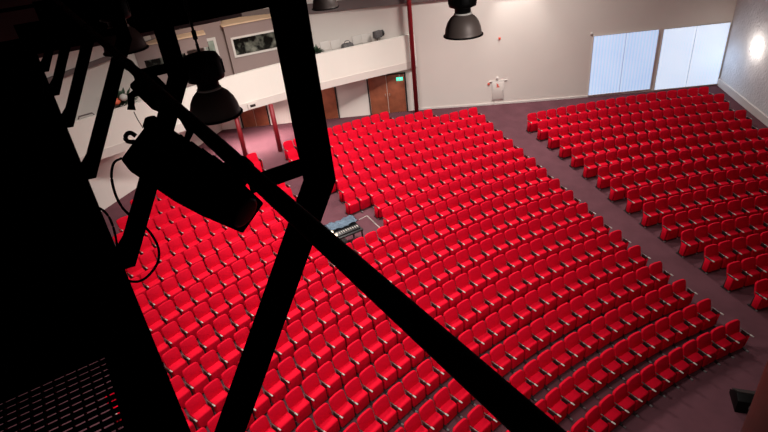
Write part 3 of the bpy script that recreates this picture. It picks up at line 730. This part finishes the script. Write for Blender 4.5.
for v in ARM2['foot'].vertices:
    if v.co.x > 0.3: v.co.x -= 0.14
# local y+ : with x facing the stage (rot = a+pi) local +y points to -tangential = lower angle = towards the right aisle

PHB = [-.0742, -.0736, -.0753, -.0757, -.0759, -.0776, -.0779, -.0807, -.0831, -.0852, -.0865, -.0897, -.0894, -.0911, -.0921, -.0932, -.0959, -.0974, -.0980, -.0985]
PHA = {0: -.1760, 1: -.1746, 2: -.1696, 3: -.1699, 4: -.1659, 5: -.1664, 6: -.1640, 7: -.1651, 8: -.1624, 9: -.1652, 10: -.1641, 11: -.1643, 12: -.1640, 13: -.1633, 14: -.1628, 15: -.1621}
LEFT_END = 0.49
seats = []   # (row, block, index, angle, first, last)
def add_row(i, block, angs):
    n = len(angs)
    for j, a in enumerate(angs): seats.append((i, block, j, a, j == 0, j == n - 1))
for i in range(20):
    R = R0 + i * ROWD; st_ = SEATW / R
    if i <= 10:
        n = int((LEFT_END - PHB[i]) / st_)
        add_row(i, 'M', [PHB[i] + (k + max(0, k - 22) * 0.05) * st_ for k in range(n + 1)])
    else:
        kend = {11: 13, 12: 13, 13: 15, 14: 15, 15: 16, 16: 17, 17: 17, 18: 18, 19: 18}[i]
        k0 = {17: 0, 18: 5, 19: 9}.get(i, 0)
        if i == 18: k0 = 4
        if i == 19: k0 = 8
        if i < 17: k0 = 0
        add_row(i, 'M', [PHB[i] + k * st_ for k in range(k0, kend + 1)])
        lend = {19: 0.356, 18: 0.374, 17: 0.398, 16: 0.425, 15: 0.45}.get(i, 0.47)
        a0 = PHB[i] + {11: 19.4, 12: 19.45, 13: 19.2, 14: 18.55, 15: 19.6, 16: 20.0, 17: 20.7, 18: 21.5, 19: 21.5}[i] * st_; n = int((lend - a0) / st_)
        add_row(i, 'L', [a0 + k * st_ for k in range(n + 1)])
for i in range(16):
    R = R0 + i * ROWD; st_ = SEATW / R; n = int(round((0.4258 + PHA[i]) / st_))
    if i < 2: n = min(n, 6)
    add_row(i, 'R', [PHA[i] - k * st_ for k in range(n + 1)])

# which seats does the camera see, and which show largest
verts, polys = [], []
bpy.context.view_layer.update()
for o in occl:
    b0 = len(verts); mw = o.matrix_world
    verts += [mw @ v.co for v in o.data.vertices]; polys += [[b0 + i for i in p_.vertices] for p_ in o.data.polygons]
bvh = BVHTree.FromPolygons(verts, polys)
def project(P):
    d_ = P - CAM; z = d_.dot(F); return 384 + FPX * d_.dot(RT) / z, 216 - FPX * d_.dot(UP) / z, z
def see(i, a):
    R = R0 + i * ROWD; ok = 0; big = False
    for dr_, dt_, dz_ in ((0, 0, 0.80), (-0.12, 0.18, 0.62), (-0.12, -0.18, 0.62), (-0.4, 0, 0.45), (-0.42, 0, 0.25)):
        P = V((R + dr_) * math.cos(a) - dt_ * math.sin(a), (R + dr_) * math.sin(a) + dt_ * math.cos(a), fl(R) + dz_)
        x, y, z = project(P)
        if -2 < x < 770 and -2 < y < 434:
            d_ = P - CAM
            if bvh.ray_cast(CAM, d_.normalized(), d_.length - 0.2)[0] is None: ok += 1
    return ok
info = []
for s_ in seats:
    i, blk, j, a, f0, f1 = s_; R = R0 + i * ROWD; P = V(R * math.cos(a), R * math.sin(a), fl(R) + 0.5)
    x, y, z = project(P)
    if not (-60 < x < 830 and -20 < y < 500): continue
    info.append((see(i, a), (P - CAM).length, s_))
vis = sorted([q_ for q_ in info if q_[0] >= 2], key=lambda q_: q_[1] / (0.55 + 0.09 * q_[0]))
chosen = vis[:300]; cset = {id(q_[2]) for q_ in chosen}
rest = [q_[2] for q_ in info if id(q_[2]) not in cset]
print('SEATS visible', len(vis), 'rest', len(rest))
ORD = ['zeroth', 'first', 'second', 'third', 'fourth', 'fifth', 'sixth', 'seventh', 'eighth', 'ninth', 'tenth', 'eleventh', 'twelfth', 'thirteenth', 'fourteenth', 'fifteenth', 'sixteenth', 'seventeenth', 'eighteenth', 'nineteenth']
def ordw(n):
    if n < 20: return ORD[n]
    t_ = ['', '', 'twent', 'thirt', 'fort'][n // 10]
    return t_ + 'ieth' if n % 10 == 0 else t_ + 'y-' + ORD[n % 10]
def seat_label(i, blk, j, last):
    row = 'front' if i == 0 else ordw(i + 1)
    if blk == 'M':
        if j == 0: return 'red theatre seat at the right aisle end of the %s row' % row + ('' if i == 0 else ' from the front')
        return 'red theatre seat, %s row%s, %s from the right aisle' % (row, '' if i == 0 else ' from the front', ordw(j + 1))
    if blk == 'L': return 'red seat left of the cross aisle, %s row from the front, %s from aisle' % (row, ordw(j + 1))
    return 'red seat in far right block, %s row from the front, %s from aisle' % (row, ordw(j + 1))
GRP = {'M': 'red seats of the main block', 'L': 'red seats left of the cross aisle', 'R': 'red seats of the far right block'}
def parts_of(blk, first, last):
    """(name, mesh) list; own arm on the aisle side, the last of a row closes it"""
    ps = [('backrest', ME['backrest']), ('seat', ME['seat'])]
    if blk == 'R':   # these rows count away from the aisle: the shared arm is on the aisle side (higher angle)
        own, oth = ARM2, ME
    else: own, oth = ME, ARM2
    ps += [(k, own[k]) for k in ('armrest', 'pedestal', 'foot')]
    if first: ps.append(('end_panel', own['end_panel']))
    if last: ps += [(k, oth[k]) for k in ('armrest', 'pedestal', 'foot', 'end_panel')]
    return ps
protos = {}
def place(s_):
    i, blk, j, a, f0, f1 = s_; R = R0 + i * ROWD
    key = (blk == 'R', f0, f1)
    if key not in protos:
        t = bpy.data.objects.new('theatre_seat', None); C.objects.link(t); t.empty_display_size = 0.1
        for n_, me in parts_of(blk, f0, f1):
            o_ = bpy.data.objects.new(n_, me); C.objects.link(o_); o_.parent = t
        protos[key] = t
    else:
        src = protos[key]; t = src.copy(); C.objects.link(t)
        for ch in KIDS[key]:
            c_ = ch.copy(); C.objects.link(c_); c_.parent = t
    if key not in KIDS: KIDS[key] = list(protos[key].children)
    t.location = (R * math.cos(a), R * math.sin(a), fl(R)); t.rotation_euler = (0, 0, a + PI)
    tag(t, seat_label(i, blk, j, f1), 'seat', GRP[blk])
KIDS = {}
for q_ in chosen: place(q_[2])
# the rest, farther back or peeping out behind the steelwork: one object
me = bpy.data.meshes.new('theatre_seat_rows'); vs, fs, mi, sm = [], [], [], []
mlist = [M['red'], M['arm'], M['armtip'], M['steel'], M['foot']]
for s_ in rest:
    i, blk, j, a, f0, f1 = s_; R = R0 + i * ROWD
    T = Matrix.Translation((R * math.cos(a), R * math.sin(a), fl(R))) @ Matrix.Rotation(a + PI, 4, 'Z')
    for n_, pm in parts_of(blk, f0, f1):
        b0 = len(vs); vs += [tuple(T @ v.co) for v in pm.vertices]
        mp = [mlist.index(x_) for x_ in pm.materials]
        for p_ in pm.polygons: fs.append([b0 + k for k in p_.vertices]); mi.append(mp[p_.material_index]); sm.append(p_.use_smooth)
me.from_pydata(vs, [], fs)
me.polygons.foreach_set('material_index', mi); me.polygons.foreach_set('use_smooth', sm)
for x_ in mlist: me.materials.append(x_)
o = bpy.data.objects.new('theatre_seat_rows', me); C.objects.link(o)
tag(o, 'farther rows of red theatre seats filling the back and right of the hall', 'seats', kind='stuff')

# ---------------------------------------------------------------- light
def area(name, loc, target, size, power, col=(1, 0.95, 0.91), shape='DISK', spread=180):
    ld = bpy.data.lights.new(name, 'AREA'); ld.shape = shape; ld.size = size; ld.energy = power; ld.color = col; ld.spread = math.radians(spread)
    o = bpy.data.objects.new(name, ld); C.objects.link(o); o.location = loc
    o.rotation_euler = (Vector(target) - Vector(loc)).to_track_quat('-Z', 'Y').to_euler(); return o
def spotl(name, loc, target, power, angle, blend=0.6, size=0.1, col=(1, 0.95, 0.91)):
    ld = bpy.data.lights.new(name, 'SPOT'); ld.energy = power; ld.spot_size = math.radians(angle); ld.spot_blend = blend; ld.shadow_soft_size = size; ld.color = col
    o = bpy.data.objects.new(name, ld); C.objects.link(o); o.location = loc
    o.rotation_euler = (Vector(target) - Vector(loc)).to_track_quat('-Z', 'Y').to_euler(); return o
def pointl(name, loc, power, size=0.1, col=(1, 0.95, 0.91)):
    ld = bpy.data.lights.new(name, 'POINT'); ld.energy = power; ld.shadow_soft_size = size; ld.color = col
    o = bpy.data.objects.new(name, ld); C.objects.link(o); o.location = loc; return o
area('house_light', (31, 7.5, 13.3), (31, 7.5, 0), 2.2, 1150, spread=126)
area('house_light', (33.0, -4, 13.3), (33.5, -4, 0), 2.2, 900, spread=126)
area('glare_fill', (28.2, -13.4, 11.0), (21, -2, 0), 3.2, 70, spread=150)  # unseen area light added to put glare on the front armrests
for D_ in (1.5, 4.5, 8.0):    # fill lights added out of sight beneath the catwalk deck
    q_ = CAM + V(math.cos(AZ), math.sin(AZ), 0) * D_ + V(-math.sin(AZ), math.cos(AZ), 0) * 0.65
    area('catwalk_fill', (q_.x, q_.y, CAM.z - 1.65), (q_.x + 3.5, q_.y - 1.5, 0), 0.5, 150, spread=116)
spotl('stage_side_fill', (12.5, 6.5, 12.9), (32.5, 3.5, 0.5), 3800, 54, 1.0, 0.5)  # added frontal fill for the seat backs, no known lamp
area('house_light', (22.5, 3.5, 13.3), (27.5, 4.0, 0), 2.0, 300, spread=118)  # unseen overhead light added stage-side to brighten the backrests
spotl('booth_fill', (35.5, 8.0, 13.0), (42.0, 7.0, 7.4), 900, 50, 0.9, 0.3, (1, 0.86, 0.70))  # added warm fill to brighten the booth roofs
spotl('gallery_fill', (30, 6, 13.2), (39.0, 5.5, 4.8), 3200, 62, 0.8, 0.4)  # added fill that lifts the parapet towards white
spotl('wall_washer', bw(-6.6, 9.4, 0.7), bw(-7.0, 5.0, 0.05), 800, 60, 0.8)
wq = bw(-15.3, 3.1, 0.5); spotl('window_daylight', wq, wq + RN * -3 + V(-0.6, 0.2, -0.8), 75, 96, 1.0, 0.3, (0.45, 0.68, 1.0))
for (x_, y_, p_) in ((41.2, 5.6, 80), (41.0, 7.7, 85), (39.9, 6.9, 70), (40.6, 4.0, 30), (38.9, 11.5, 35)):
    area('gallery_downlight', (x_, y_, GZ0 - 0.02), (x_, y_, 0), 0.25, p_, (1, 0.86, 0.82), spread=100 if p_ > 50 else 160)
pointl('sconce_light', sp + RN * 0.42 + V(0, 0, 0.05), 42, 0.1, (1, 0.93, 0.85))
wd = bpy.data.worlds.new('world'); bpy.context.scene.world = wd; wd.use_nodes = True
wd.node_tree.nodes['Background'].inputs[0].default_value = (1, 0.9, 0.88, 1); wd.node_tree.nodes['Background'].inputs[1].default_value = 0.05
vs_ = bpy.context.scene.view_settings
vs_.view_transform = 'Standard'; vs_.look = 'None'; vs_.exposure = 0.0; vs_.gamma = 1.0
vs_.use_curve_mapping = False
